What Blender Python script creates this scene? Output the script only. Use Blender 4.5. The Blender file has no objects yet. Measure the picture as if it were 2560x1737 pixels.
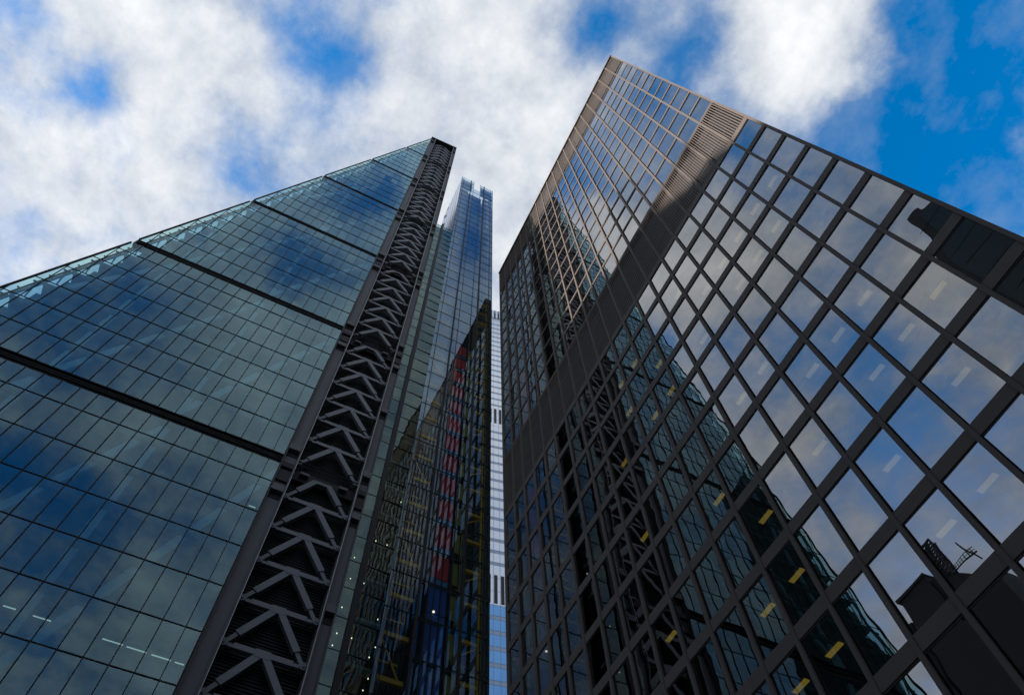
import bpy, math, random
from mathutils import Vector, Matrix
random.seed(7)
C = bpy.context.scene
COL = C.collection
R = math.radians

# ------------------------------------------------------------------ camera
CAM = Vector((0, 0, 1.6))
RX = Vector((0.44464819, 0.89542751, -0.0223062))
RY = Vector((-0.81517513, 0.39422559, -0.42435326))
RZ = Vector((-0.37118391, 0.20687137, 0.90522193))
F = 1830.2
cd = bpy.data.cameras.new('camera')
cam = bpy.data.objects.new('camera', cd)
COL.objects.link(cam)
cd.sensor_width = 36.0
cd.lens = F / 2560 * 36
cd.clip_start = 0.1
cd.clip_end = 6000
m = Matrix.Identity(4)
for r in range(3):
    m[r][0] = RX[r]; m[r][1] = -RY[r]; m[r][2] = -RZ[r]; m[r][3] = CAM[r]
cam.matrix_world = m
C.camera = cam

def proj(p):
    d = Vector(p) - CAM
    z = d.dot(RZ)
    if z <= 0.05: return None
    return (1280 + F * d.dot(RX) / z, 868.5 + F * d.dot(RY) / z)

# ------------------------------------------------------------------ world: sky and clouds
SUN_AZ, SUN_EL = 201.0, 27.5
W = bpy.data.worlds.new('World'); C.world = W; W.use_nodes = True
N = W.node_tree.nodes; LK = W.node_tree.links
N.clear()
SKY_STRENGTH = 0.1
def nd(t, **k):
    n = N.new(t)
    for a, b in k.items(): setattr(n, a, b)
    return n
def mth(op, a, b=None, c=None, clamp=False):
    n = nd('ShaderNodeMath', operation=op, use_clamp=clamp)
    for i, v in enumerate((a, b, c)):
        if v is None: continue
        if hasattr(v, 'links'): LK.new(v, n.inputs[i])
        else: n.inputs[i].default_value = v
    return n.outputs[0]
sky = nd('ShaderNodeTexSky', sky_type='NISHITA', sun_disc=False)
sky.sun_elevation = R(SUN_EL); sky.sun_rotation = R(SUN_AZ)
sky.air_density = 1.0; sky.dust_density = 0.3; sky.ozone_density = 3.0
hsv = nd('ShaderNodeHueSaturation')
hsv.inputs['Hue'].default_value = 0.497
hsv.inputs['Saturation'].default_value = 1.5
hsv.inputs['Value'].default_value = 1.6
LK.new(sky.outputs[0], hsv.inputs['Color'])
tc = nd('ShaderNodeTexCoord')
sep = nd('ShaderNodeSeparateXYZ'); LK.new(tc.outputs['Generated'], sep.inputs[0])
zz = mth('MAXIMUM', sep.outputs[2], 0.06)
U = mth('DIVIDE', sep.outputs[0], zz)
V = mth('DIVIDE', sep.outputs[1], zz)
uv = nd('ShaderNodeCombineXYZ'); LK.new(U, uv.inputs[0]); LK.new(V, uv.inputs[1])
def noise(scale, detail, rough, dist, off):
    ad = nd('ShaderNodeVectorMath', operation='ADD'); LK.new(uv.outputs[0], ad.inputs[0]); ad.inputs[1].default_value = off
    n = nd('ShaderNodeTexNoise', noise_dimensions='3D')
    n.inputs['Scale'].default_value = scale; n.inputs['Detail'].default_value = detail
    n.inputs['Roughness'].default_value = rough; n.inputs['Distortion'].default_value = dist
    LK.new(ad.outputs[0], n.inputs['Vector'])
    return n.outputs['Fac']
# cloud layer over the city: patches of clear sky (negative) and thick cloud (positive) at plan positions on the cloud deck
BLOBS = [(0.247, 0.088, 0.027, -0.5), (0.291, 0.112, 0.03, -0.75), (0.338, 0.138, 0.028, -0.45), (-0.299, -0.418, 0.033, -0.5), (-0.337, -0.424, 0.04, -0.45), (-0.259, -0.409, 0.022, -0.3), (-0.509, -0.462, 0.043, -0.3), (-0.269, -0.519, 0.032, -0.35), (-0.252, -0.485, 0.026, -0.2), (-0.324, -0.187, 0.033, -0.28), (-0.326, -0.211, 0.03, -0.15), (-0.164, -0.194, 0.038, -0.45), (-0.174, -0.155, 0.034, -0.4), (-0.127, -0.143, 0.027, -0.3), (-0.236, -0.156, 0.034, -0.15), (-0.13, -0.228, 0.026, -0.2), (-0.065, -0.12, 0.026, -0.25), (0.047, 0.129, 0.032, -0.55), (0.018, 0.127, 0.027, -0.3), (0.023, 0.268, 0.063, -0.5), (0.045, 0.228, 0.044, -0.3), (0.058, 0.174, 0.032, -0.3), (0.1, 0.259, 0.032, -0.35), (-0.001, 0.346, 0.047, -0.2), (0.04, 0.468, 0.067, -0.5), (0.034, 0.578, 0.082, -0.8), (0.15, 0.589, 0.09, -1.0), (0.234, 0.598, 0.095, -1.0), (0.237, 0.5, 0.055, -0.7), (0.062, 0.778, 0.059, -0.4), (0.089, 0.689, 0.064, -0.6), (0.132, 0.393, 0.08, 0.45), (0.14, 0.339, 0.055, 0.3), (0.16, 0.449, 0.06, 0.2), (0.084, 0.429, 0.046, 0.2), (0.135, 0.727, 0.06, -0.25), (-0.308, -0.34, 0.092, 0.35), (-0.195, -0.315, 0.076, 0.3), (-0.427, -0.455, 0.071, 0.2), (-0.453, -0.332, 0.074, 0.3), (-0.159, -0.064, 0.086, 0.3), (-0.073, -0.009, 0.082, 0.35), (-0.008, 0.04, 0.049, 0.2), (-0.133, 0.116, 0.089, 0.3), (-0.286, 0.124, 0.077, 0.3), (0.304, -0.043, 0.037, -0.5), (0.273, -0.036, 0.025, -0.4), (0.402, -0.084, 0.052, -0.5), (0.461, -0.115, 0.046, -0.3), (0.664, -0.344, 0.091, -0.45), (0.661, -0.433, 0.054, -0.35), (0.574, -0.27, 0.054, -0.3), (1.047, -0.316, 0.112, -0.6), (0.957, -0.376, 0.072, -0.4), (1.329, -0.249, 0.058, -0.5), (0.941, -0.136, 0.067, -0.35), (0.832, -0.094, 0.048, -0.25), (0.652, -0.079, 0.112, 0.35), (0.773, -0.147, 0.094, 0.2), (0.523, -0.053, 0.049, 0.3), (1.222, -0.099, 0.137, 0.3), (0.721, -0.019, 0.046, 0.2), (0.454, -0.221, 0.064, 0.3), (-0.032, -0.282, 0.065, -0.35), (-0.007, -0.233, 0.051, -0.3), (0.007, -0.362, 0.029, -0.6), (-0.182, -0.458, 0.081, 0.35), (-0.193, -0.404, 0.054, 0.25), (-0.242, -0.595, 0.066, -0.2), (-0.177, -0.646, 0.064, -0.2), (-0.226, -0.769, 0.092, -0.35), (-0.333, -0.871, 0.099, -0.4), (-0.422, -0.848, 0.051, -0.2), (-0.015, -0.739, 0.068, 0.2), (-0.103, -0.815, 0.058, 0.1), (-0.459, -0.924, 0.035, 0.35), (-0.395, -0.72, 0.066, 0.3), (-0.342, -0.752, 0.048, 0.2), (-0.236, -0.975, 0.09, -0.3), (-0.471, -1.081, 0.113, -0.3)]
warp1 = noise(6.0, 4, 0.55, 0.0, (3.1, 7.7, 0)); warp2 = noise(6.0, 4, 0.55, 0.0, (11.3, 2.2, 4))
UW = mth('ADD', U, mth('MULTIPLY', mth('SUBTRACT', warp1, 0.5), 0.13))
VW = mth('ADD', V, mth('MULTIPLY', mth('SUBTRACT', warp2, 0.5), 0.13))
acc = None
for bu, bv, br, bw in BLOBS:
    du = mth('SUBTRACT', UW, bu); dv = mth('SUBTRACT', VW, bv)
    d2 = mth('MULTIPLY_ADD', du, du, mth('MULTIPLY', dv, dv))
    g = mth('POWER', 2.718, mth('MULTIPLY', d2, -0.75 / (br * br)))
    acc = mth('MULTIPLY', g, bw) if acc is None else mth('MULTIPLY_ADD', g, bw, acc)
n1 = noise(8.5, 12, 0.64, 0.05, (0.3, 0.9, 0))
n2 = noise(2.2, 3, 0.5, 0.0, (5.0, 1.0, 2.0))
dens = mth('ADD', mth('MULTIPLY_ADD', mth('SUBTRACT', n1, 0.5), 1.9, 0.6), mth('MULTIPLY', mth('SUBTRACT', n2, 0.5), 0.5))
dens = mth('ADD', dens, mth('MULTIPLY', acc, 0.95))
mr = nd('ShaderNodeMapRange', interpolation_type='SMOOTHSTEP')
LK.new(dens, mr.inputs['Value'])
mr.inputs['From Min'].default_value = -0.42; mr.inputs['From Max'].default_value = 1.0
veil = mth('MULTIPLY', mth('SUBTRACT', noise(7.0, 10, 0.62, 0.1, (8.8, 3.3, 1.0)), 0.46), 1.1, clamp=True)
cov = mth('MAXIMUM', mth('MULTIPLY', mr.outputs[0], 0.97), veil)
n3 = noise(11.0, 9, 0.62, 0.0, (1.7, 4.4, 9.0))
shade = nd('ShaderNodeMapRange'); LK.new(mth('MULTIPLY_ADD', dens, 0.28, mth('MULTIPLY', n3, 0.9)), shade.inputs['Value'])
shade.inputs['From Min'].default_value = 0.4; shade.inputs['From Max'].default_value = 0.98
cr = nd('ShaderNodeMix', data_type='RGBA')
LK.new(shade.outputs[0], cr.inputs['Factor'])
cr.inputs[6].default_value = (2.65, 3.0, 3.5, 1); cr.inputs[7].default_value = (6.0, 6.05, 6.1, 1)
mx = nd('ShaderNodeMix', data_type='RGBA')
LK.new(cov, mx.inputs['Factor']); LK.new(hsv.outputs[0], mx.inputs[6]); LK.new(cr.outputs[2], mx.inputs[7])
bg = nd('ShaderNodeBackground'); bg.inputs['Strength'].default_value = SKY_STRENGTH
LK.new(mx.outputs[2], bg.inputs['Color'])
ow = nd('ShaderNodeOutputWorld'); LK.new(bg.outputs[0], ow.inputs['Surface'])

# ------------------------------------------------------------------ sun
sl = bpy.data.lights.new('sun', 'SUN'); sl.energy = 5.0; sl.angle = R(0.5); sl.color = (1.0, 0.91, 0.82)
so = bpy.data.objects.new('sun', sl); COL.objects.link(so)
sv = Vector((math.sin(R(SUN_AZ)) * math.cos(R(SUN_EL)), math.cos(R(SUN_AZ)) * math.cos(R(SUN_EL)), math.sin(R(SUN_EL))))
so.rotation_euler = sv.to_track_quat('Z', 'Y').to_euler()
so.location = (0, -40, 300)
vs = C.view_settings
vs.view_transform = 'Standard'; vs.look = 'None'; vs.exposure = 0.8; vs.gamma = 1.0
C.cycles.max_bounces = 12; C.cycles.transparent_max_bounces = 24; C.cycles.glossy_bounces = 6
C.cycles.use_denoising = True

# ------------------------------------------------------------------ materials
def mat(name): 
    k = bpy.data.materials.new(name); k.use_nodes = True
    k.node_tree.nodes.clear()
    return k, k.node_tree.nodes, k.node_tree.links
def solid(name, col, rough=0.5, metal=0.0, var=0.15, scale=0.8, spec=0.4, streak=True):
    k, n, l = mat(name)
    b = n.new('ShaderNodeBsdfPrincipled'); o = n.new('ShaderNodeOutputMaterial')
    l.new(b.outputs[0], o.inputs[0])
    b.inputs['Roughness'].default_value = rough; b.inputs['Metallic'].default_value = metal
    b.inputs['Specular IOR Level'].default_value = spec
    t = n.new('ShaderNodeTexCoord'); mp = n.new('ShaderNodeMapping'); nz = n.new('ShaderNodeTexNoise')
    mp.inputs['Scale'].default_value = (1, 1, 0.25 if streak else 1)
    l.new(t.outputs['Object'], mp.inputs[0]); l.new(mp.outputs[0], nz.inputs['Vector'])
    nz.inputs['Scale'].default_value = scale; nz.inputs['Detail'].default_value = 6
    mxx = n.new('ShaderNodeMix'); mxx.data_type = 'RGBA'
    l.new(nz.outputs['Fac'], mxx.inputs['Factor'])
    mxx.inputs[6].default_value = tuple(c * (1 - var) for c in col) + (1,)
    mxx.inputs[7].default_value = tuple(min(1, c * (1 + var)) for c in col) + (1,)
    l.new(mxx.outputs[2], b.inputs['Base Color'])
    return k
def glass(name, tint, refl, ior=1.9, base=0.1, gain=1.0, wav=0.0016, wsc=0.4, rough=0.004):
    k, n, l = mat(name)
    o = n.new('ShaderNodeOutputMaterial'); mxs = n.new('ShaderNodeMixShader')
    tr = n.new('ShaderNodeBsdfTransparent'); gl = n.new('ShaderNodeBsdfAnisotropic' if False else 'ShaderNodeBsdfGlossy')
    tr.inputs[0].default_value = tint + (1,); gl.inputs[0].default_value = refl + (1,)
    gl.inputs['Roughness'].default_value = rough
    fr = n.new('ShaderNodeFresnel'); fr.inputs['IOR'].default_value = ior
    ma = n.new('ShaderNodeMath'); ma.operation = 'MULTIPLY_ADD'; ma.use_clamp = True
    l.new(fr.outputs[0], ma.inputs[0]); ma.inputs[1].default_value = gain; ma.inputs[2].default_value = base
    l.new(ma.outputs[0], mxs.inputs[0]); l.new(tr.outputs[0], mxs.inputs[1]); l.new(gl.outputs[0], mxs.inputs[2])
    t = n.new('ShaderNodeTexCoord'); nz = n.new('ShaderNodeTexNoise'); bp = n.new('ShaderNodeBump')
    nz.inputs['Scale'].default_value = wsc; nz.inputs['Detail'].default_value = 1.0
    l.new(t.outputs['Object'], nz.inputs['Vector']); l.new(nz.outputs['Fac'], bp.inputs['Height'])
    bp.inputs['Strength'].default_value = 1.0; bp.inputs['Distance'].default_value = wav
    l.new(bp.outputs[0], gl.inputs['Normal'])
    l.new(mxs.outputs[0], o.inputs[0])
    return k
def emit(name, col, s):
    k, n, l = mat(name)
    e = n.new('ShaderNodeEmission'); o = n.new('ShaderNodeOutputMaterial')
    e.inputs[0].default_value = col + (1,); e.inputs[1].default_value = s
    l.new(e.outputs[0], o.inputs[0])
    return k

M = dict(
    wglass=glass('teal curtain glass', (0.4, 0.62, 0.69), (0.52, 0.8, 0.9), ior=1.75, base=0.03, gain=1.25, wav=0.005, wsc=0.35),
    eglass=glass('clear edge glass', (0.74, 0.9, 0.88), (0.8, 0.95, 0.95), ior=1.45, base=0.02, gain=0.8, wav=0.002),
    lglass=glass('pale link glass', (0.5, 0.66, 0.62), (0.62, 0.8, 0.76), ior=1.6, base=0.03, gain=0.9, wav=0.01, wsc=0.5),
    bglass=glass('blue shaft glass', (0.76, 0.86, 0.88), (0.62, 0.82, 1.0), ior=1.7, base=0.05, gain=1.0, wav=0.003, wsc=0.4),
    hglass=glass('bronze dark glass', (0.3, 0.27, 0.2), (0.95, 0.95, 0.94), ior=1.85, base=0.14, gain=1.15, wav=0.006, wsc=0.5),
    pglass=glass('pale tower glass', (0.8, 0.85, 0.9), (0.9, 0.95, 1.0), ior=1.6, base=0.15, gain=1.0, wav=0.01),
    black=solid('black joint', (0.012, 0.012, 0.014), 0.6, spec=0.2),
    mull=solid('dark mullion', (0.015, 0.018, 0.02), 0.5, spec=0.12),
    steel=solid('grey painted steel', (0.14, 0.146, 0.165), 0.5, spec=0.25, var=0.12, scale=1.5),
    column=solid('grey column cladding', (0.1, 0.098, 0.105), 0.6, spec=0.2, var=0.1, scale=1.2),
    slat=solid('charcoal louvre', (0.014, 0.015, 0.017), 0.6, spec=0.15),
    inner=solid('interior', (0.045, 0.06, 0.065), 0.8, var=0.35, scale=0.35, streak=False),
    pscreen=solid('pale shaft screen', (0.34, 0.34, 0.33), 0.7, var=0.25, scale=2.0),
    slab=solid('floor slab edge', (0.2, 0.22, 0.22), 0.7),
    brace=solid('pale interior brace', (0.78, 0.82, 0.86), 0.6),
    truss=solid('edge truss steel', (0.1, 0.15, 0.16), 0.5),
    mesh_=solid('grating', (0.2, 0.26, 0.27), 0.6),
    rail=solid('light rail', (0.35, 0.35, 0.36), 0.4),
    yellow=solid('yellow painted steel', (0.95, 0.48, 0.02), 0.45, var=0.12),
    olive=solid('olive panel', (0.35, 0.3, 0.05), 0.6),
    dgreen=solid('dark green steel', (0.03, 0.045, 0.045), 0.5),
    red=solid('red panel', (0.8, 0.05, 0.06), 0.5, var=0.1),
    blue=solid('blue panel', (0.04, 0.14, 0.5), 0.5, var=0.2),
    lblue=solid('light blue panel', (0.12, 0.32, 0.6), 0.4, var=0.2),
    white=solid('white polished cladding', (0.82, 0.84, 0.88), 0.08, metal=0.7, var=0.03),
    bronze=solid('warm bronze cladding', (0.142, 0.122, 0.112), 0.7, spec=0.0, var=0.1, scale=1.4),
    bronzed=solid('dark bronze reveal', (0.045, 0.038, 0.034), 0.5),
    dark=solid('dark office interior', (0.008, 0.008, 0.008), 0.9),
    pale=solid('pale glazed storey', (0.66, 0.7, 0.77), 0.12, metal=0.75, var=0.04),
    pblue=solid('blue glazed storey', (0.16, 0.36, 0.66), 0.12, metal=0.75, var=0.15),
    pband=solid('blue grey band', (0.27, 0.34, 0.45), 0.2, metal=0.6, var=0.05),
    slot=solid('dark slot', (0.03, 0.03, 0.03), 0.6),
    plant=solid('dark plant steel', (0.02, 0.022, 0.025), 0.6),
    stone=solid('dark concrete', (0.03, 0.03, 0.033), 0.7, var=0.25),
    paving=solid('grey paving', (0.16, 0.155, 0.15), 0.8, var=0.2, scale=0.3, streak=False),
    ceil=emit('ceiling light', (1.0, 0.92, 0.5), 0.17),
    ceily=emit('warm ceiling light', (1.0, 0.8, 0.14), 0.24),
    lamp=emit('downlight', (1.0, 0.86, 0.6), 1.3),
    strip=emit('light strip', (0.9, 1.0, 0.85), 0.3),
    gold=emit('amber light strip', (1.0, 0.66, 0.12), 1.6),
)

# ------------------------------------------------------------------ mesh helpers
class MB:
    def __init__(s): s.v = []; s.f = []
    def poly(s, pts):
        b = len(s.v); s.v += [tuple(p) for p in pts]; s.f.append(tuple(range(b, b + len(pts)))); return s
    def box(s, x0, x1, y0, y1, z0, z1):
        x0, x1 = min(x0, x1), max(x0, x1); y0, y1 = min(y0, y1), max(y0, y1); z0, z1 = min(z0, z1), max(z0, z1)
        b = len(s.v)
        s.v += [(x, y, z) for z in (z0, z1) for y in (y0, y1) for x in (x0, x1)]
        s.f += [tuple(b + i for i in q) for q in ((0, 2, 3, 1), (4, 5, 7, 6), (0, 1, 5, 4), (2, 6, 7, 3), (0, 4, 6, 2), (1, 3, 7, 5))]
        return s
    def beam(s, p, q, w, h, up=(1, 0, 0)):
        p, q = Vector(p), Vector(q); d = (q - p).normalized(); u = Vector(up)
        a = d.cross(u).normalized(); u = a.cross(d).normalized()
        b = len(s.v)
        for c in (p, q):
            for i, j in ((-1, -1), (1, -1), (1, 1), (-1, 1)):
                s.v.append(tuple(c + a * (i * w / 2) + u * (j * h / 2)))
        s.f += [tuple(b + i for i in k) for k in ((3, 2, 1, 0), (4, 5, 6, 7), (0, 1, 5, 4), (1, 2, 6, 5), (2, 3, 7, 6), (3, 0, 4, 7))]
        return s
    def tube(s, p, q, r, n=8):
        p, q = Vector(p), Vector(q); d = (q - p).normalized()
        a = d.orthogonal().normalized(); c = d.cross(a); b = len(s.v)
        for e in (p, q):
            for i in range(n):
                t = 2 * math.pi * i / n; s.v.append(tuple(e + a * (r * math.cos(t)) + c * (r * math.sin(t))))
        for i in range(n):
            j = (i + 1) % n; s.f.append((b + i, b + j, b + n + j, b + n + i))
        s.f.append(tuple(b + i for i in range(n - 1, -1, -1))); s.f.append(tuple(b + n + i for i in range(n)))
        return s
    def prism(s, pts, ax, a0, a1):   # 2-D outline extruded along an axis ('x' or 'y')
        b = len(s.v); n = len(pts)
        for a in (a0, a1):
            for p in pts: s.v.append((a, p[0], p[1]) if ax == 'x' else (p[0], a, p[1]))
        for i in range(n):
            j = (i + 1) % n; s.f.append((b + i, b + j, b + n + j, b + n + i))
        s.f.append(tuple(b + i for i in range(n - 1, -1, -1))); s.f.append(tuple(b + n + i for i in range(n)))
        return s
    def build(s, name, material, parent=None, kind=None, label=None):
        me = bpy.data.meshes.new(name); me.from_pydata(s.v, [], s.f); me.materials.append(material); me.update()
        o = bpy.data.objects.new(name, me); COL.objects.link(o)
        if parent: o.parent = parent
        if kind: o['kind'] = kind
        if label: o['label'] = label
        return o
def thing(name, label, cat, group=None):
    o = bpy.data.objects.new(name, None); COL.objects.link(o)
    o['label'] = label; o['category'] = cat
    if group: o['group'] = group
    return o
def area(pts):
    q = [proj(p) for p in pts]
    if any(a is None for a in q): return 0
    cx = sum(a[0] for a in q) / len(q); cy = sum(a[1] for a in q) / len(q)
    if not (-20 < cx < 2580 and -20 < cy < 1757): return 0
    return abs(sum(q[i][0] * q[(i + 1) % len(q)][1] - q[(i + 1) % len(q)][0] * q[i][1] for i in range(len(q)))) / 2
def panes(polys, name, material, parent, keep=98):
    polys = sorted(polys, key=area, reverse=True)
    for p in polys[:keep]: MB().poly(p).build(name, material, parent)
    if len(polys) > keep:
        b = MB()
        for p in polys[keep:]: b.poly(p)
        b.build(name, material, parent, kind='stuff')
def tiltx(y0, y1, z0, z1, x, s=0.002):
    a, b = random.gauss(0, s), random.gauss(0, s); cy, cz = (y0 + y1) / 2, (z0 + z1) / 2
    return [(x + a * (y - cy) + b * (z - cz), y, z) for y, z in ((y0, z0), (y1, z0), (y1, z1), (y0, z1))]
def tilty(x0, x1, z0, z1, y, s=0.0016):
    a, b = random.gauss(0, s), random.gauss(0, s); cx, cz = (x0 + x1) / 2, (z0 + z1) / 2
    return [(x, y + a * (x - cx) + b * (z - cz), z) for x, z in ((x0, z0), (x1, z0), (x1, z1), (x0, z1))]
def clip(pts, fn):
    out = []
    for i in range(len(pts)):
        p, q = pts[i], pts[(i + 1) % len(pts)]; a, b = fn(p), fn(q)
        if a >= 0: out.append(p)
        if (a >= 0) != (b >= 0):
            t = a / (a - b); out.append(tuple(p[k] + (q[k] - p[k]) * t for k in range(3)))
    return out

# ------------------------------------------------------------------ ground
g = MB().poly([(-1500, -1500, 0), (1500, -1500, 0), (1500, 1500, 0), (-1500, 1500, 0)]).build('ground', M['paving']); g['kind'] = 'structure'

# ================================================================== WEDGE TOWER (left)
X0 = -40.17; TOP = 224.6
def ys(z): return -0.28 - (TOP - z) / 5.5
def zs(y): return TOP + (y + 0.28) * 5.5
wt = thing('wedge_tower', 'tall wedge-shaped teal glass tower with a sloping edge and a ladder of grey steel chevrons', 'tower')
EDGE = -0.93
ym = [EDGE] + [-0.476 - 1.4365 * i for i in range(1, 30)]
polys = []; epolys = []
for n in range(0, 8):
    rows = [28 * n + 4 * j for j in range(7)] + [28 * n + (28.6 if n == 7 else 26.6)]
    for r0, r1 in zip(rows, rows[1:]):
        for i in range(len(ym) - 1):
            y1, y0 = ym[i], ym[i + 1]
            if zs(y1) < r0 + 0.05: break
            p = clip(tiltx(y0, y1, r0, r1, X0), lambda q: q[1] - ys(q[2]))
            if len(p) < 3: continue
            far = clip(p, lambda q: q[1] - ys(q[2]) - 1.15)
            near = clip(p, lambda q: -(q[1] - ys(q[2]) - 1.15))
            if len(far) >= 3: polys.append(far)
            if len(near) >= 3: epolys.append(near)
panes(polys, 'glass_panel', M['wglass'], wt)
panes(epolys, 'edge_pane', M['eglass'], wt, 90)
for i in range(1, len(ym)):
    b = MB(); z = zs(ym[i])
    if z < 2: break
    for n in range(8):
        a0, a1 = 28 * n, min(28 * n + (28.6 if n == 7 else 26.6), z)
        if a1 > a0: b.box(X0 - 0.03, X0 + 0.07, ym[i] - 0.028, ym[i] + 0.028, a0, a1)
    b.build('mullion', M['mull'], wt)
for k in range(1, 56):
    z = 4 * k
    if z % 28 == 0: continue
    MB().box(X0 - 0.025, X0 + 0.05, ys(z), EDGE, z - 0.028, z + 0.028).build('transom', M['mull'], wt)
MB().box(X0 - 0.08, X0 + 0.09, EDGE, EDGE + 0.09, 0, TOP).build('edge_trim', M['mull'], wt)
# the glass roof slope facing away, and its edge rail
sl_ = MB()
for k in range(0, 56):
    z0, z1 = 4 * k, 4 * k + 4
    if k == 55: z1 = TOP
    sl_.poly([(X0, ys(z0), z0), (X0 - 48, ys(z0), z0), (X0 - 48, ys(z1), z1), (X0, ys(z1), z1)])
sl_.build('sloping_glass', M['eglass'], wt)
er = MB()
for n in range(8):
    a, b_ = 28 * n + 0.0, 28 * n + (28.6 if n == 7 else 26.5)
    er.beam((X0, ys(a), a), (X0, ys(b_), b_), 0.14, 0.2)
er.build('edge_rail', M['mull'], wt)
for n in range(1, 9):            # dark open joint at every seventh storey
    zt = 28 * n
    if n == 8: break
    b = MB().box(X0 - 0.75, X0 - 0.6, ys(zt) + 0.15, EDGE, zt - 1.5, zt + 0.1)
    b.box(X0 - 0.6, X0 - 0.02, ys(zt) + 0.05, EDGE, zt - 0.06, zt)
    b.box(X0 - 0.6, X0 - 0.02, ys(zt) + 0.05, EDGE, zt - 1.4, zt - 1.34)
    b.box(X0 - 0.62, X0 - 0.05, ys(zt) - 0.1, ys(zt) + 0.25, zt - 1.35, zt - 0.05)
    d = b.build('service_joint', M['black'], wt)
    MB().box(X0 - 0.1, X0 + 0.03, ys(zt) + 0.1, EDGE, zt - 0.62, zt - 0.55).box(X0 - 0.1, X0 + 0.02, ys(zt) + 0.1, EDGE, zt - 0.95, zt - 0.91).build('joint_rail', M['mull'], d)
    for yb in (-3.2, -10.5, -21.0, -31.5):
        for q in (-1.5, 0, 1.5):
            yy = yb + q
            if yy - 0.6 > ys(zt) + 1 and yy < -1.2:
                MB().box(X0 - 0.55, X0 - 0.2, yy - 0.52, yy + 0.52, zt - 1.3, zt - 1.02).build('duct_box', M['column'], d)
# storeys behind the glass
for k in range(0, 56):
    z0 = 4 * k; z1 = min(4 * k + 4, TOP)
    y0 = ys(z0) + (2.1 if k < 52 else 1.2)
    if y0 > -1.2: continue
    f = MB().box(X0 - 1.25, X0 - 20, y0, EDGE - 0.05, z0 + 0.3, z1 - 0.32).build('storey', M['inner'], wt)
    MB().box(X0 - 0.35, X0 - 22, y0 - 0.3, EDGE - 0.03, z1 - 0.3, z1 - 0.02 + 0.28).build('floor_slab', M['slab'], f)
# large braces seen through the glass
for n in range(1, 7):
    for q in range(0, 4):
        yb = -10.5 * (q + 1) if q < 4 else 0
        zb, zt = 28 * n, 28 * n + 26.8
        if yb > ys(zb) + 2.0:
            z2 = min(zt, zs(yb - 2.0))
            if z2 > zb + 1: MB().beam((X0 - 0.75, yb, zb), (X0 - 0.75, yb, z2), 0.62, 0.3).build('brace_column', M['brace'], wt)
        ytop = -10.5 * q - (0.6 if q == 0 else 0)
        # diagonal from (ytop, zt) down to (ytop-10.5, zb)
        pa = Vector((X0 - 0.75, ytop, zt)); pb = Vector((X0 - 0.75, ytop - 10.2, zb + 0.2))
        t = 1.0
        while t > 0.05:
            p = pa.lerp(pb, t)
            if p.y > ys(p.z) + 2.2: break
            t -= 0.05
        if t > 0.1: MB().beam(pa, pa.lerp(pb, t), 0.66, 0.34).build('diagonal_brace', M['brace'], wt)
# truss and walkway grating inside the sloping edge, one per storey
for k in range(14, 56):
    z = 4 * k; y = ys(z)
    if y > -2: break
    b = MB()
    xi = X0 - 0.5
    b.beam((xi, y + 0.42, z), (xi, ys(z + 4) + 0.42, z + 4), 0.14, 0.14)
    b.beam((xi, y + 0.8, z + 0.3), (xi, ys(z + 4) + 0.8, z + 4.1), 0.2, 0.16)
    for t in (0.0, 0.5):
        yy = ys(z + 4 * t); zz_ = z + 4 * t
        b.beam((xi, yy + 0.08, zz_), (xi, yy + 0.44, zz_ - 0.15), 0.12, 0.12)
    b.beam((xi, y + 0.05, z), (xi, y + 2.6, z - 0.05), 0.13, 0.16)
    b.beam((xi, y + 0.3, z), (xi, y + 1.0, z - 3.2), 0.11, 0.1)
    b.beam((xi, y + 0.45, z), (xi, y + 0.95, z - 3.0), 0.11, 0.1)
    b.beam((xi - 0.4, y + 0.9, z - 3.1), (xi - 0.4, y + 1.9, z - 0.2), 0.11, 0.1)
    b.beam((xi - 2, y + 0.2, z), (xi - 2.4, y + 1.1, z - 3.4), 0.11, 0.1)
    tr_ = b.build('edge_truss', M['truss'], wt)
    MB().box(xi - 0.4, xi - 0.44, y + 1.05, y + 2.3, z - 2.9, z - 1.2).build('grating', M['mesh_'], tr_)
# small lamps inside
for y, z in [(-9.7, 80.0), (-8.3, 80.1), (-6.9, 80.1), (-4.0, 76.3), (-14.1, 127.8), (-12.7, 127.7), (-9.6, 132.7), (-4.5, 132.4), (-1.5, 152.7), (-24.5, 75.8), (-21.7, 75.9)]:
    MB().tube((X0 - 0.72, y, z - 0.05), (X0 - 0.72, y, z + 0.02), 0.05, 10).build('downlight', M['lamp'], wt)
for ya, yb, z in [(-11.66, -10.96, 34.1), (-9.97, -8.95, 34.05), (-5.94, -4.73, 33.95), (-4.51, -3.32, 33.92), (-3.02, -1.85, 33.9), (-1.61, -1.04, 33.88), (-1.74, -1.19, 49.0)]:
    MB().box(X0 - 0.55, X0 - 0.62, ya, yb, z - 0.02, z + 0.02).build('light_strip', M['strip'], wt)

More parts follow.
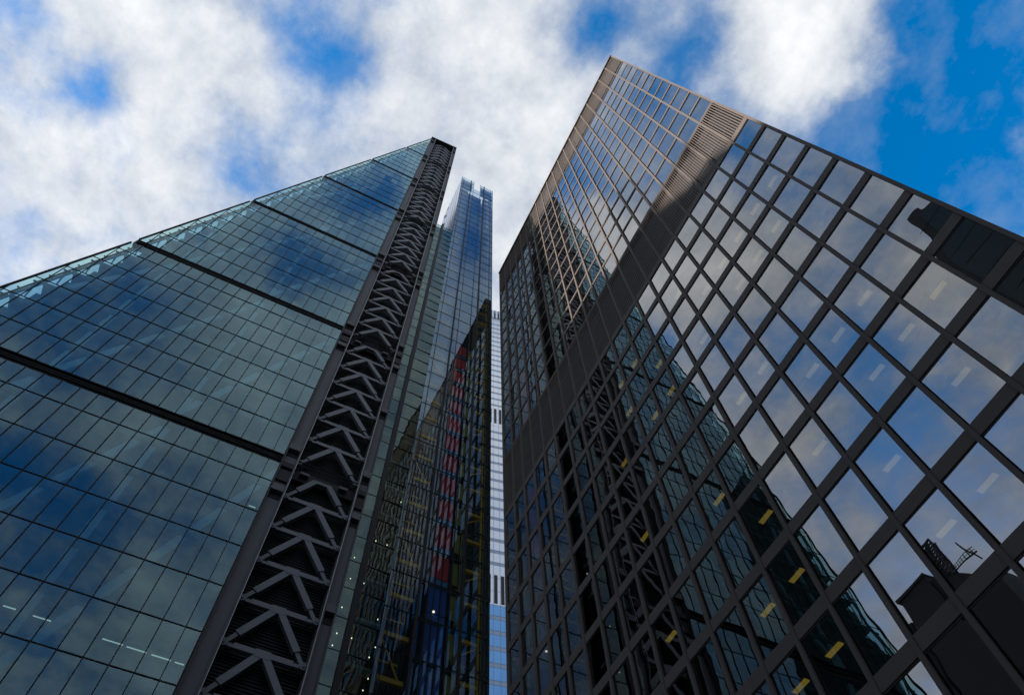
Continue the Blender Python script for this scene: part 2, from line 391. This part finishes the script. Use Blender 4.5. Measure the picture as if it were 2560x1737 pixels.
# ------- chevron ladder
XR = X0 - 1.1
for n in range(0, 8):            # ribbed backing, one per seven storeys
    b = MB().box(XR - 0.75, XR - 0.85, 0.35, 6.15, 28 * n, min(28 * n + 28, TOP + 1.4))
    z = 28 * n + 0.05
    while z < min(28 * n + 27.9, TOP + 1.2):
        b.box(XR - 0.75, XR - 0.66, 0.38, 6.12, z, z + 0.13); z += 0.26
    b.build('louvred_backing', M['slat'], wt)
def colm(y0, y1, extra):
    b = MB().box(X0 - 1.9, X0 - 0.42, y0, y1, 0, TOP + (1.4 if y0 > 3 else 0))
    b.box(X0 - 0.42, X0 - 0.04, y0, y0 + 0.07, 0, TOP).box(X0 - 0.42, X0 - 0.04, y1 - 0.07, y1, 0, TOP)
    o = b.build('ladder_column', M['column'], wt)
    for n in range(1, 9):
        z = 28 * n
        for za, zb in ((z + 1.1, z + 1.95), (z - 4.85, z - 4.1)):
            if zb > TOP: continue
            c = MB().box(X0 - 0.4, X0 + 0.06, y0 + 0.075, y1 - 0.075, za, zb).build('bracket', M['column'], o)
            MB().box(X0 - 0.4, X0 - 0.36, y0 + 0.08, y1 - 0.08, za - 0.6, za - 0.01).build('bracket_recess', M['black'], c)
        MB().box(X0 - 0.4, X0 - 0.12, y0 + 0.075, y1 - 0.075, z - 1.4, z - 0.75).build('bracket_recess', M['black'], o)
        MB().box(X0 - 0.4, X0 - 0.2, y0 + 0.075, y1 - 0.075, z - 3.2, z - 1.9).build('bracket_recess', M['black'], o)
    for z in extra:
        c = MB().box(X0 - 0.4, X0 + 0.06, y0 + 0.075, y1 - 0.075, z, z + 0.7).build('bracket', M['column'], o)
        MB().box(X0 - 0.4, X0 - 0.36, y0 + 0.08, y1 - 0.08, z - 0.75, z - 0.01).build('bracket_recess', M['black'], c)
colm(EDGE + 0.1, 0.36, [])
colm(6.14, 7.0, [40.8, 68.8])
for y in (0.42, 6.08):
    MB().tube((X0 + 0.05, y, 0), (X0 + 0.05, y, TOP + (1.2 if y > 3 else 0.2)), 0.035, 6).build('edge_cable', M['rail'], wt)
YL, YC, YR = 0.55, 3.2, 5.95
def member(b, p, q, w0=0.5, w1=0.3, d=0.36, step=0.74):
    p, q = Vector(p), Vector(q); c = p.lerp(q, step)
    b.beam(p, c, w0, d); b.beam(c, q, w1, d * 0.55)
    return b
for n in range(0, 8):
    base = 28 * n + 0.9
    for mI in range(7):
        zp = base + 3.85 * mI
        if zp + 3.85 > TOP: break
        b = MB(); za = zp + 3.85
        if mI < 6:
            member(b, (XR, YC - 0.15, za - 0.05), (XR, YL, zp)); member(b, (XR, YC + 0.15, za - 0.05), (XR, YR, zp))
            b.box(XR - 0.17, XR + 0.2, YC - 0.5, YC + 0.5, za - 0.35, za + 0.27)
        else:
            zt = zp + 3.15
            member(b, (XR, 2.5, zt), (XR, YL, zp), step=0.6); member(b, (XR, 3.75, zt), (XR, YR, zp), step=0.6)
            b.beam((XR, 2.3, zt), (XR, 3.95, zt), 0.34, 0.35)
        if mI > 0:
            member(b, (XR, YC, zp), (XR, YL, zp), 0.42, 0.27); member(b, (XR, YC, zp), (XR, YR, zp), 0.42, 0.27)
        o = b.build('chevron_brace', M['steel'], wt)
        for y in (YL, YR):
            MB().tube((XR - 0.22, y, zp), (XR + 0.25, y, zp), 0.3, 14).tube((XR + 0.25, y, zp), (XR + 0.31, y, zp), 0.13, 10).build('pin_plate', M['steel'], o)
    if n > 0:
        z = 28 * n
        t = MB().box(XR - 0.6, XR - 0.3, 0.4, 6.1, z - 1.0, z + 0.3).build('tie_beam', M['slat'], wt)
        MB().box(XR + 0.9, XR + 1.0, 0.36, 6.14, z - 0.55, z - 0.49).box(XR + 0.9, XR + 1.0, 0.36, 6.14, z - 0.05, z + 0.0).build('joint_rail', M['mull'], t)
        for y in (1.0, 4.6):
            MB().box(XR - 0.28, XR + 0.1, y, y + 0.8, z - 0.4, z - 0.1).build('duct_box', M['column'], t)
MB().prism([(EDGE, TOP - 0.1), (7.0, TOP + 1.35), (7.0, TOP + 1.9), (EDGE, TOP + 0.35)], 'x', X0 - 2.2, X0 + 0.05).build('top_beam', M['slat'], wt)
MB().box(X0 - 1.95, X0 - 48, EDGE, 6.98, 0, TOP).build('north_block', M['slat'], wt)

# ------- glazed link with a black mast line
LT = 142.3
polys = []
zr = [35.0 + 2.855 * i for i in range(-13, 60)]
zr = [z for z in zr if 0 < z < LT] + [LT]
for z0, z1 in zip(zr, zr[1:]):
    polys.append(tiltx(7.02, 7.92, z0, z1, X0, 0.003)); polys.append([(x - 0.032 * (y - 8.38), y, z) for x, y, z in tiltx(8.38, 10.38, z0, z1, X0, 0.003)])
panes(polys, 'link_pane', M['lglass'], wt)
for z in zr[1:]:
    MB().box(X0 - 0.07, X0 + 0.03, 7.02, 10.38, z - 0.025, z + 0.025).build('link_transom', M['mull'], wt)
MB().box(X0 - 0.3, X0 + 0.25, 7.93, 8.37, 0, LT + 1).build('mast', M['black'], wt)
MB().box(X0 - 0.9, X0 - 10, 7.02, 8.6, 0, LT).build('link_wall', solid('blind covered interior', (0.22, 0.27, 0.25), 0.8, var=0.55, scale=3.0), wt)
MB().box(X0 - 1.0, X0 - 10, 8.62, 10.3, 0, LT).build('link_wall', M['dark'], wt)
for k in range(0, 36):
    MB().box(X0 - 0.2, X0 - 0.88, 7.05, 10.35, 4 * k + 1.2, 4 * k + 1.45).build('link_floor', M['slab'], wt)
for y, z in [(9.1, 53.5), (8.8, 50.2), (9.8, 50.2), (7.5, 45.2), (8.6, 45.2), (7.4, 42.2), (7.3, 41.4), (10.2, 42.2), (10.1, 41.4), (7.5, 39.8), (8.6, 39.8), (7.4, 38.7), (10.4, 39.7), (10.1, 38.7), (10.3, 37.0), (10.1, 36.0), (10.3, 56.3), (7.4, 47.5), (7.5, 109.2), (8.6, 109.2), (9.3, 109.3), (10.0, 109.4)]:
    MB().tube((X0 - 0.6, y, z - 0.04), (X0 - 0.6, y, z + 0.03), 0.036, 8).build('downlight', M['lamp'], wt)
MB().box(X0 - 0.5, X0 - 0.56, 7.1, 10.3, 97.55, 97.65).build('light_strip', M['gold'], wt)

# ================================================================== LIFT TOWER (centre)
lt = thing('lift_tower', 'slim blue glass tower with a notched top and yellow steel framing, beside the wedge tower', 'tower')
X1 = -41.67; LTOP = 200.0; NOTCH = 192.5
ly = [10.72, 11.27, 13.4, 14.2, 16.12, 17.2, 19.1, 19.7]
polys = []
for i in range(7):
    top = NOTCH if i in (3,) else LTOP
    if i == 2: top = LTOP
    if i == 4: top = LTOP
    zz_ = [0.0] + [0.7 + 4 * k for k in range(0, 50)]
    zz_ = [z for z in zz_ if z < top - 0.5] + [top]
    for z0, z1 in zip(zz_, zz_[1:]): polys.append(tiltx(ly[i], ly[i + 1], z0, z1, X1, 0.002))
panes(polys, 'shaft_pane', M['bglass'], lt)
for k in range(1, 50):
    z = 0.7 + 4 * k
    for ya, yb in (((ly[0], ly[7]),) if z < NOTCH else ((ly[0], ly[3]), (ly[4], ly[7]))):
        MB().box(X1 - 0.02, X1 + 0.04, ya, yb, z - 0.03, z + 0.03).build('shaft_transom', M['mull'], lt)
for i in range(8):
    w = {2: 0.1, 5: 0.12}.get(i, 0.03)
    MB().box(X1 - 0.05, X1 + 0.06 + w * 0.5, ly[i] - w, ly[i] + w, 0, LTOP).build('shaft_mullion', M['black'] if w > 0.05 else M['mull'], lt)
# south flank: pale panels with small dark openings
MB().box(X1 - 0.1, X1 - 12.0, ly[0] - 0.02, ly[0] + 0.3, 0, LTOP - 0.3).build('flank_wall', M['white'], lt)
for k in range(7):
    for xx in (-10.5, -8.9):
        z = 196 - 8 * k + (3 if xx > -9 else 0)
        MB().box(X1 + xx, X1 + xx - 0.7, ly[0] - 0.06, ly[0] - 0.03, z - 1.4, z).build('vent_opening', M['slot'], lt)
for k in range(1, 7):
    MB().box(X1 - 2.0 * k, X1 - 2.0 * k - 0.04, ly[0] - 0.045, ly[0] - 0.022, 0, LTOP).build('flank_joint', M['pband'], lt)
# opaque shafts behind the glass (left and centre bays)
MB().box(X1 - 1.7, X1 - 11.5, ly[0] + 0.35, 17.2, 0, NOTCH - 0.5).build('shaft_core', M['dark'], lt)
MB().box(X1 - 1.2, X1 - 1.6, ly[0] + 0.4, 13.3, 70, NOTCH - 0.5).build('shaft_screen', M['pscreen'], lt)
MB().box(X1 - 2.8, X1 - 3.1, 17.25, 19.45, 100, NOTCH - 0.5).build('shaft_screen', M['pscreen'], lt)
panes([[(X1 - 0.02, 19.7, z0), (X1 - 11.5, 19.7, z0), (X1 - 11.5, 19.7, z0 + 4), (X1 - 0.02, 19.7, z0 + 4)] for z0 in range(0, 200, 4)], 'side_pane', M['bglass'], lt)
for j in range(5): MB().box(X1 - 3.2, X1 - 3.3, 17.25 + 0.47 * j, 17.6 + 0.47 * j, 0, 99.9).build('shaft_louvre', M['dgreen'], lt)
for a, c in ((10.72, 14.15), (16.4, 19.7)):   # open crown lattice of the two horns
    b = MB()
    for k in range(6):
        z = NOTCH + 0.8 + 1.2 * k
        b.box(X1 - 0.5, X1 - 0.6, a + 0.15, c - 0.15, z, z + 0.35)
    for j in range(5):
        y = a + 0.2 + (c - a - 0.4) * j / 4
        b.box(X1 - 0.62, X1 - 0.72, y - 0.06, y + 0.06, NOTCH - 1, LTOP - 0.2)
    b.build('crown_lattice', M['truss'], lt)
    MB().box(X1 - 0.85, X1 - 1.0, a + 0.2, c - 0.2, NOTCH - 0.4, LTOP - 0.7).build('crown_screen', M['pscreen'], lt)
for k in range(0, 48):           # yellow frame, left bay
    z = 1.0 + 4.0 * k + 1.6
    b = MB().box(X1 - 0.45, X1 - 0.75, 11.2, 13.2, z - 0.2, z + 0.2)
    b.box(X1 - 0.45, X1 - 0.7, 10.85, 11.12, z - 2.6, z + 1.39)
    b.box(X1 - 1.1, X1 - 1.3, 11.2, 12.8, z - 2.1, z - 1.95)
    if k % 3 == 1: b.beam((X1 - 0.85, 11.2, z - 0.2), (X1 - 0.85, 13.0, z - 3.8), 0.12, 0.12)
    b.build('yellow_frame', M['yellow'], lt)
for j in range(8):
    y = 11.5 + 0.24 * j
    MB().box(X1 - 1.45, X1 - 1.55, y - 0.06, y + 0.06, 0, 100).build('guide_rail', M['stone'] if j % 2 else M['dgreen'], lt)
for k in range(0, 24):           # coloured lift lobby panels, centre bay
    z = 1.0 + 4.0 * k
    low = z < 46
    MB().box(X1 - 0.45, X1 - 0.55, 14.25, 16.05, z + 1.0, z + 3.9).build('lobby_panel', M['blue'] if low else M['red'], lt)
    o = MB().box(X1 - 0.5, X1 - 0.6, 14.25, 16.05, z + 0.05, z + 0.95).build('lobby_window', M['blue'] if low else M['lblue'], lt)
    b = MB()
    for y in (14.3, 14.8, 15.4, 16.0): b.box(X1 - 0.34, X1 - 0.42, y - 0.045, y + 0.045, z + 0.03, z + 3.8)
    b.box(X1 - 0.34, X1 - 0.5, 13.4, 17.15, z - 0.18, z + 0.02)
    b.build('lobby_frame', M['dgreen'], lt)
    MB().box(X1 - 0.5, X1 - 0.6, 16.35, 16.85, z + 1.0, z + 3.6).build('olive_panel', M['olive'], lt)
    MB().box(X1 - 0.5, X1 - 0.6, 13.45, 13.85, z + 0.1, z + 3.75).build('blue_strip', M['lblue'] if k % 2 else M['blue'], lt)
for k in range(0, 49):           # open steel lattice, right bay
    z = 0.7 + 4.0 * k
    b = MB().box(X1 - 0.4, X1 - 0.7, 17.3, 19.02, z - 0.45 - 0.18, z - 0.45 + 0.16).box(X1 - 0.45, X1 - 0.7, 18.9, 19.06, z - 4.28, z - 0.64)
    b.box(X1 - 2.5, X1 - 2.6, 17.5, 19.0, z - 1.0, z - 0.85)
    if k % 2: b.beam((X1 - 0.6, 17.6, z - 1.7), (X1 - 0.6, 18.9, z - 0.65), 0.1, 0.1)
    b.build('yellow_frame', M['yellow'], lt)
    b = MB().box(X1 - 0.35, X1 - 0.47, 17.25, 19.66, z + 0.9, z + 1.12).beam((X1 - 0.9, 17.4, z - 2.6), (X1 - 0.9, 19.0, z + 0.9), 0.14, 0.12)
    b.box(X1 - 0.4, X1 - 4.0, 19.5, 19.6, z + 0.95, z + 1.08).box(X1 - 0.35, X1 - 0.47, 19.0, 19.66, z - 1.1, z - 1.0)
    b.build('lattice_bracing', M['dgreen'], lt)
for j, (y, xx) in enumerate([(17.45, 1.2), (17.7, 1.5), (17.95, 1.2), (18.2, 1.8), (18.45, 1.3), (18.65, 2.1), (19.35, 0.6), (19.55, 1.4)]):
    MB().box(X1 - xx, X1 - xx - 0.12, y - 0.09, y + 0.09, 0, 190).build('guide_rail', M['dgreen'] if j % 3 else M['olive'], lt)

MB().tube((X1 - 0.3, 14.9, 46.0), (X1 - 0.3, 14.9, 46.08), 0.09, 8).build('downlight', M['lamp'], lt)

# ================================================================== BRONZE TOWER (right)
bt = thing('office_tower', 'dark bronze-framed glass office tower with two louvred bands, right of the gap', 'tower')
Y0 = 19.95; BAY = 2.0191
bx = [1.5067 - BAY * k for k in range(21)]
ZT = 126.2
low = [57.27 - 3.9 * j for j in range(0, 15)]        # spandrel centres below the middle louvres
up = [66.7 + 4.005 * j for j in range(13)]           # sill lines above them
polys = []
SP = 0.36
for k in range(20):
    xa, xb = bx[k + 1] + 0.1, bx[k] - 0.1
    for j in range(14):
        polys.append(tilty(xa, xb, low[j + 1] + SP, low[j] - SP, Y0 + 0.07, 0.0035))
    for j in range(12):
        polys.append(tilty(xa, xb, up[j] + 0.22, up[j + 1] - 0.22, Y0 + 0.07, 0.0035))
panes(polys, 'window', M['hglass'], bt)
for k in range(21):
    b = MB().box(bx[k] - 0.095, bx[k] + 0.095, Y0 - 0.09, Y0 + 0.0, 0, ZT)
    b.box(bx[k] - 0.06, bx[k] + 0.06, Y0, Y0 + 0.12, 0, ZT)
    b.build('mullion', M['bronze'], bt)
def band(z0, z1, nm='spandrel'):
    o = None
    b = MB()
    for k in range(20):
        b.box(bx[k + 1] + 0.07, bx[k] - 0.07, Y0 + 0.004, Y0 + 0.2, z0 + 0.07, z1 - 0.012)
    o = b.build(nm, M['bronze'], bt)
    c = MB()
    for k in range(20):
        c.box(bx[k + 1] + 0.07, bx[k] - 0.07, Y0 + 0.05, Y0 + 0.2, z0, z0 + 0.065)
    c.build('shadow_gap', M['bronzed'], o)
for j in range(1, 15): band(low[j] - SP, low[j] + SP)
band(low[0] - SP, low[0] + 0.35)
for j in range(13):
    band(up[j] - 0.22, up[j] + (0.22 if j < 12 else 0.2))
def louvre(z0, z1):
    for k in range(20):
        xa, xb = bx[k + 1] + 0.11, bx[k] - 0.11
        b = MB(); nS = 9
        for s in range(nS):
            x = xa + (xb - xa) * (s + 0.5) / nS
            b.box(x - 0.04, x + 0.04, Y0 + 0.02, Y0 + 0.045, z0, z1)
        b.box(xa, xb, Y0 + 0.01, Y0 + 0.05, z0, z0 + 0.12).box(xa, xb, Y0 + 0.01, Y0 + 0.05, z1 - 0.12, z1)
        for t in (0.3, 0.68):
            zt = z0 + (z1 - z0) * t; b.box(xa, xb, Y0 + 0.17, Y0 + 0.24, zt, zt + 0.08)
        b.build('louvre_panel', M['bronze'], bt)
louvre(low[0] + 0.36, up[0] - 0.23)
louvre(116.3, ZT - 0.3)
MB().box(bx[20] - 0.1, bx[0] + 0.1, Y0 - 0.22, Y0 + 0.9, ZT - 0.28, ZT + 0.1).build('roof_coping', M['bronze'], bt)
for za, zb in ((low[0] - 0.3, up[0] + 0.3), (114.6, ZT - 0.4)): MB().box(bx[20] + 0.16, bx[0] - 0.21, Y0 + 0.45, Y0 + 0.55, za, zb).build('louvre_backing', M['black'], bt)
# the other walls, roof and the dark rooms behind the glass
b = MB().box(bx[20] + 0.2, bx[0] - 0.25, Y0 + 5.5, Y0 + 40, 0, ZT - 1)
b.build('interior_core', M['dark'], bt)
MB().box(bx[0] - 0.2, bx[0] + 0.08, Y0 + 0.21, Y0 + 40, 0, ZT - 0.3).build('side_wall', M['bronze'], bt)
MB().box(bx[20] - 0.08, bx[20] + 0.15, Y0 + 0.21, Y0 + 40, 0, ZT - 0.3).build('side_wall', M['bronze'], bt)
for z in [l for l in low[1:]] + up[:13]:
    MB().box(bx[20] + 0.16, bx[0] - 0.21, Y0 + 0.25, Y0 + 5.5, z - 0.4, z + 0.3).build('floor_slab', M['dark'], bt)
for x, y, z in [(-3.42, 20.93, 45.12), (-3.52, 21.08, 33.42), (-1.47, 21.04, 29.52), (-5.61, 21.13, 33.42), (-3.55, 21.08, 29.52), (-7.73, 21.16, 33.42), (-5.63, 21.15, 29.52), (-3.6, 21.2, 25.62), (-1.33, 20.83, 49.02), (-3.38, 20.84, 49.02), (-5.41, 20.93, 49.02), (-5.49, 20.98, 45.12), (-7.49, 20.97, 49.02), (-7.55, 21.04, 45.12), (-9.62, 21.02, 49.02), (-11.78, 21.05, 45.12), (-11.61, 21.04, 52.92), (-9.73, 21.16, 37.32), (-11.85, 21.19, 37.32), (-9.86, 21.24, 29.52), (-7.82, 21.33, 25.62), (-5.77, 21.35, 21.72), (-7.89, 21.36, 21.72)]:
    MB().box(x - 0.42, x + 0.42, y - 0.13, y + 0.13, z + 0.015 - 0.03, z + 0.012).build('ceiling_light', M['ceil'], bt)
for x, y, z in [(-15.94, 21.07, 49.02), (-16.02, 21.13, 45.12), (-18.13, 21.16, 45.12), (-18.05, 21.04, 52.92), (-20.04, 21.01, 52.92), (-20.29, 21.13, 49.02), (-22.4, 21.19, 45.12), (-16.25, 21.26, 33.42), (-14.15, 21.25, 29.52), (-14.19, 21.3, 25.62), (-16.36, 21.3, 25.62), (-14.29, 21.34, 21.72), (-16.45, 21.33, 21.72), (-22.55, 21.26, 37.32), (-22.67, 21.22, 29.52)]:
    MB().box(x - 0.42, x + 0.42, y - 0.13, y + 0.13, z - 0.015, z + 0.012).build('ceiling_light', M['ceily'], bt)

# ================================================================== PALE TOWER in the gap
pt = thing('pale_tower', 'pale distant tower with white glazed storeys and blue-grey bands, in the gap between the towers', 'tower')
PA = Vector((-100.0, 48.8, 0)); PD = Vector((math.cos(R(79)), math.sin(R(79)), 0)); PN = Vector((PD.y, -PD.x, 0))
def pbox(b, s0, s1, d0, d1, z0, z1):
    c = len(b.v)
    for z in (z0, z1):
        for s_, d_ in ((s0, d0), (s1, d0), (s1, d1), (s0, d1)):
            p = PA + PD * s_ + PN * d_; b.v.append((p.x, p.y, z))
    b.f += [tuple(c + i for i in q) for q in ((3, 2, 1, 0), (4, 5, 6, 7), (0, 1, 5, 4), (1, 2, 6, 5), (2, 3, 7, 6), (3, 0, 4, 7))]
    return b
PTOP = 274.0
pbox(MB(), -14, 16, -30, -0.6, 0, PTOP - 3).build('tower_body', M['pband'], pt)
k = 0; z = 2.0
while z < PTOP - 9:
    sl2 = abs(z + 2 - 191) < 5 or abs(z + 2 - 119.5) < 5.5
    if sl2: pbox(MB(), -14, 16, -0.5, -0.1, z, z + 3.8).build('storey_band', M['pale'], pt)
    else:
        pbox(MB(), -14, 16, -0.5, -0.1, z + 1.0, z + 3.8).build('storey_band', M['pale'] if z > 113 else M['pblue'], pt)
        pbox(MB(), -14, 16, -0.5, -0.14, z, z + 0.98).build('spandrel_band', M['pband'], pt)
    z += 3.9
for i in range(-9, 11):
    s0 = 1.0 + 1.5 * i
    pbox(MB(), s0 - 0.03, s0 + 0.03, -0.1, -0.02, 0, PTOP - 2).build('mullion', M['pband'], pt)
for zc in (187.0, 115.5):
    for s0 in (-3.35, -1.85, -0.35, 1.15, 2.65):
        pbox(MB(), s0, s0 + 0.75, -0.09, -0.03, zc, zc + 8.2).build('slot_window', M['slot'], pt)
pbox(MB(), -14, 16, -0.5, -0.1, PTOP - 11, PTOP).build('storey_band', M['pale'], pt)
for s0 in (-3.35, -1.85, -0.35, 1.15, 2.65):
    pbox(MB(), s0, s0 + 0.65, -0.09, -0.03, PTOP - 8, PTOP - 2.2).build('slot_window', M['slot'], pt)
    pbox(MB(), s0, s0 + 0.65, -0.09, -0.03, PTOP - 1.4, PTOP - 0.3).build('slot_window', M['slot'], pt)

# ================================================================== seen only mirrored in the bronze tower: buildings across the square
ct = thing('curved_tower', 'dark glass tower with a bowed roofline, mirrored in the upper right panes', 'tower')
def cx_(az): return 139.9 * math.tan(R(az - 180))
def cz_(az, el): return 1.6 + 139.9 / math.cos(R(az - 180)) * math.tan(R(el))
prof = [(-cx_(a), cz_(a, e)) for a, e in ((181.2, 48), (181.05, 51.5), (181, 53.5), (180.5, 54.4), (179.3, 55.5), (178.9, 57.1), (176.4, 56.8), (170, 55.5))]
prof = [(prof[0][0], 0)] + prof + [(prof[-1][0], 0)]
MB().prism(prof, 'y', -122, -100.3).build('tower_body', M['stone'], ct)
inn = [(x + 1.8, z - (2.2 if i else 0)) for i, (x, z) in enumerate(prof[:-2])]
inn = [(inn[0][0], 0)] + inn[1:] + [(prof[-2][0], prof[-2][1] - 2.2), (prof[-1][0], 0)]
MB().prism(inn, 'y', -100.29, -100.0).build('glazed_front', solid('dark green glazing', (0.02, 0.03, 0.028), 0.25, spec=0.5), ct)
for i in range(12):
    z = 120 + 8 * i
    MB().box(1, 24, -99.99, -99.9, z, z + 0.25).build('floor_line', M['black'], ct)

sb = thing('services_building', 'dark stepped building with rooftop plant, mirrored in the lower right panes', 'building')
def P(az, el): 
    x = -169.9 * math.tan(R(az - 180)); return x, 1.6 + 169.9 / math.cos(R(az - 180)) * math.tan(R(el))
(xa, za), (xb, zb), (xc, zc), (xd, zd) = P(207, 37.3), P(207, 38.4), P(204.3, 38.5), P(199.4, 37.5)
MB().box(xa, xd, -130, -165, 0, 140).build('main_block', M['stone'], sb)
MB().box(xa, xc + 1, -130.0, -150, 140.01, zb).box(xa - 0.8, xc + 1.2, -129.4, -150.5, zb, zb + 1.0).build('roof_block', M['stone'], sb)
b = MB(); pts = []
for i in range(13):
    a = 204.2 - (204.2 - 199.5) * i / 12; e = 38.5 + 0.65 * math.sin(math.pi * min(1, i / 9)) - (0.2 if i > 9 else 0); pts.append(P(a, e))
b.prism([(pts[0][0], 140.01)] + pts + [(pts[-1][0], 140.01)], 'y', -150, -131)
b.build('curved_roof', M['plant'], sb)
xl, zl = P(202.2, 38.9); lat = MB(); h = P(202, 41.5)[1] - zl
for i in range(10):
    z = zl + h * i / 10; z2 = zl + h * (i + 1) / 10
    for (px, py) in ((-1.7, 0), (1.7, 0), (-1.7, -3.4), (1.7, -3.4)):
        lat.beam((xl + px, -131 + py, z), (xl + px, -131 + py, z2), 0.45, 0.45)
    lat.beam((xl - 1.7, -131, z), (xl + 1.7, -131, z2), 0.3, 0.3, (0, 1, 0)); lat.beam((xl + 1.7, -131, z), (xl - 1.7, -131, z2), 0.3, 0.3, (0, 1, 0))
    lat.beam((xl - 1.7, -131, z2), (xl + 1.7, -131, z2), 0.4, 0.4, (0, 1, 0)); lat.beam((xl - 1.7, -134.4, z), (xl + 1.7, -134.4, z2), 0.35, 0.35, (0, 1, 0))
    lat.beam((xl - 1.7, -131, z2), (xl - 1.7, -134.4, z), 0.3, 0.3); lat.beam((xl + 1.7, -131, z2), (xl + 1.7, -134.4, z), 0.3, 0.3)
lat.build('lattice_mast', M['plant'], sb)
wk = MB()
for i in range(9):
    a = 201.6 - 0.25 * i; x, z = P(a, 38.9 + 0.06 * i); x2, z2 = P(a - 0.25, 38.9 + 0.06 * (i + 1))
    wk.beam((x, -130.5, z), (x2, -130.5, z2), 0.35, 0.3, (0, 1, 0)); wk.beam((x, -130.5, z + 1.9), (x2, -130.5, z2 + 1.9), 0.13, 0.13, (0, 1, 0))
    wk.beam((x, -130.5, z + 1.0), (x2, -130.5, z2 + 1.0), 0.1, 0.1, (0, 1, 0)); wk.beam((x, -130.5, z), (x, -130.5, z + 1.95), 0.15, 0.15, (0, 1, 0))
x, z = P(200.0, 40.3); x2, z2 = P(199.5, 39.0); wk.beam((x, -130.5, z), (x2, -130.5, z2 - 0.3), 0.35, 0.35, (0, 1, 0))
wk.build('walkway_railing', M['plant'], sb)
x, z = P(207.6, 37.2); MB().tube((x, -132, 60), (x, -132, z), 1.3, 14).build('flue', M['plant'], sb)
xe, ze = P(198.2, 35.5); MB().box(xd + 0.01, xe, -131, -160, 0, 130).build('side_block', M['stone'], sb)
MB().box(xa - 14, xa - 0.01, -134, -165, 0, 134).build('side_block', M['stone'], sb)

for nm, lab, x0, x1, y0, y1, h in (('south_shade_block', 'plain block added out of view on the south side to shade the square', -28, 62, -62, -85, 54), ('east_shade_block', 'plain block added out of view on the east side to shade the square', 46, 70, -58, 60, 56)):  # unseen blocks, added south and east only to keep sky light off the square
    t = thing(nm, lab, 'building')
    MB().box(x0, x1, y0, y1, 0, h).build('wall', M['stone'], t)
    MB().box(x0 - 0.4, x1 + 0.4, min(y0, y1) - 0.4, max(y0, y1) + 0.4, h, h + 0.9).build('cornice', M['stone'], t)
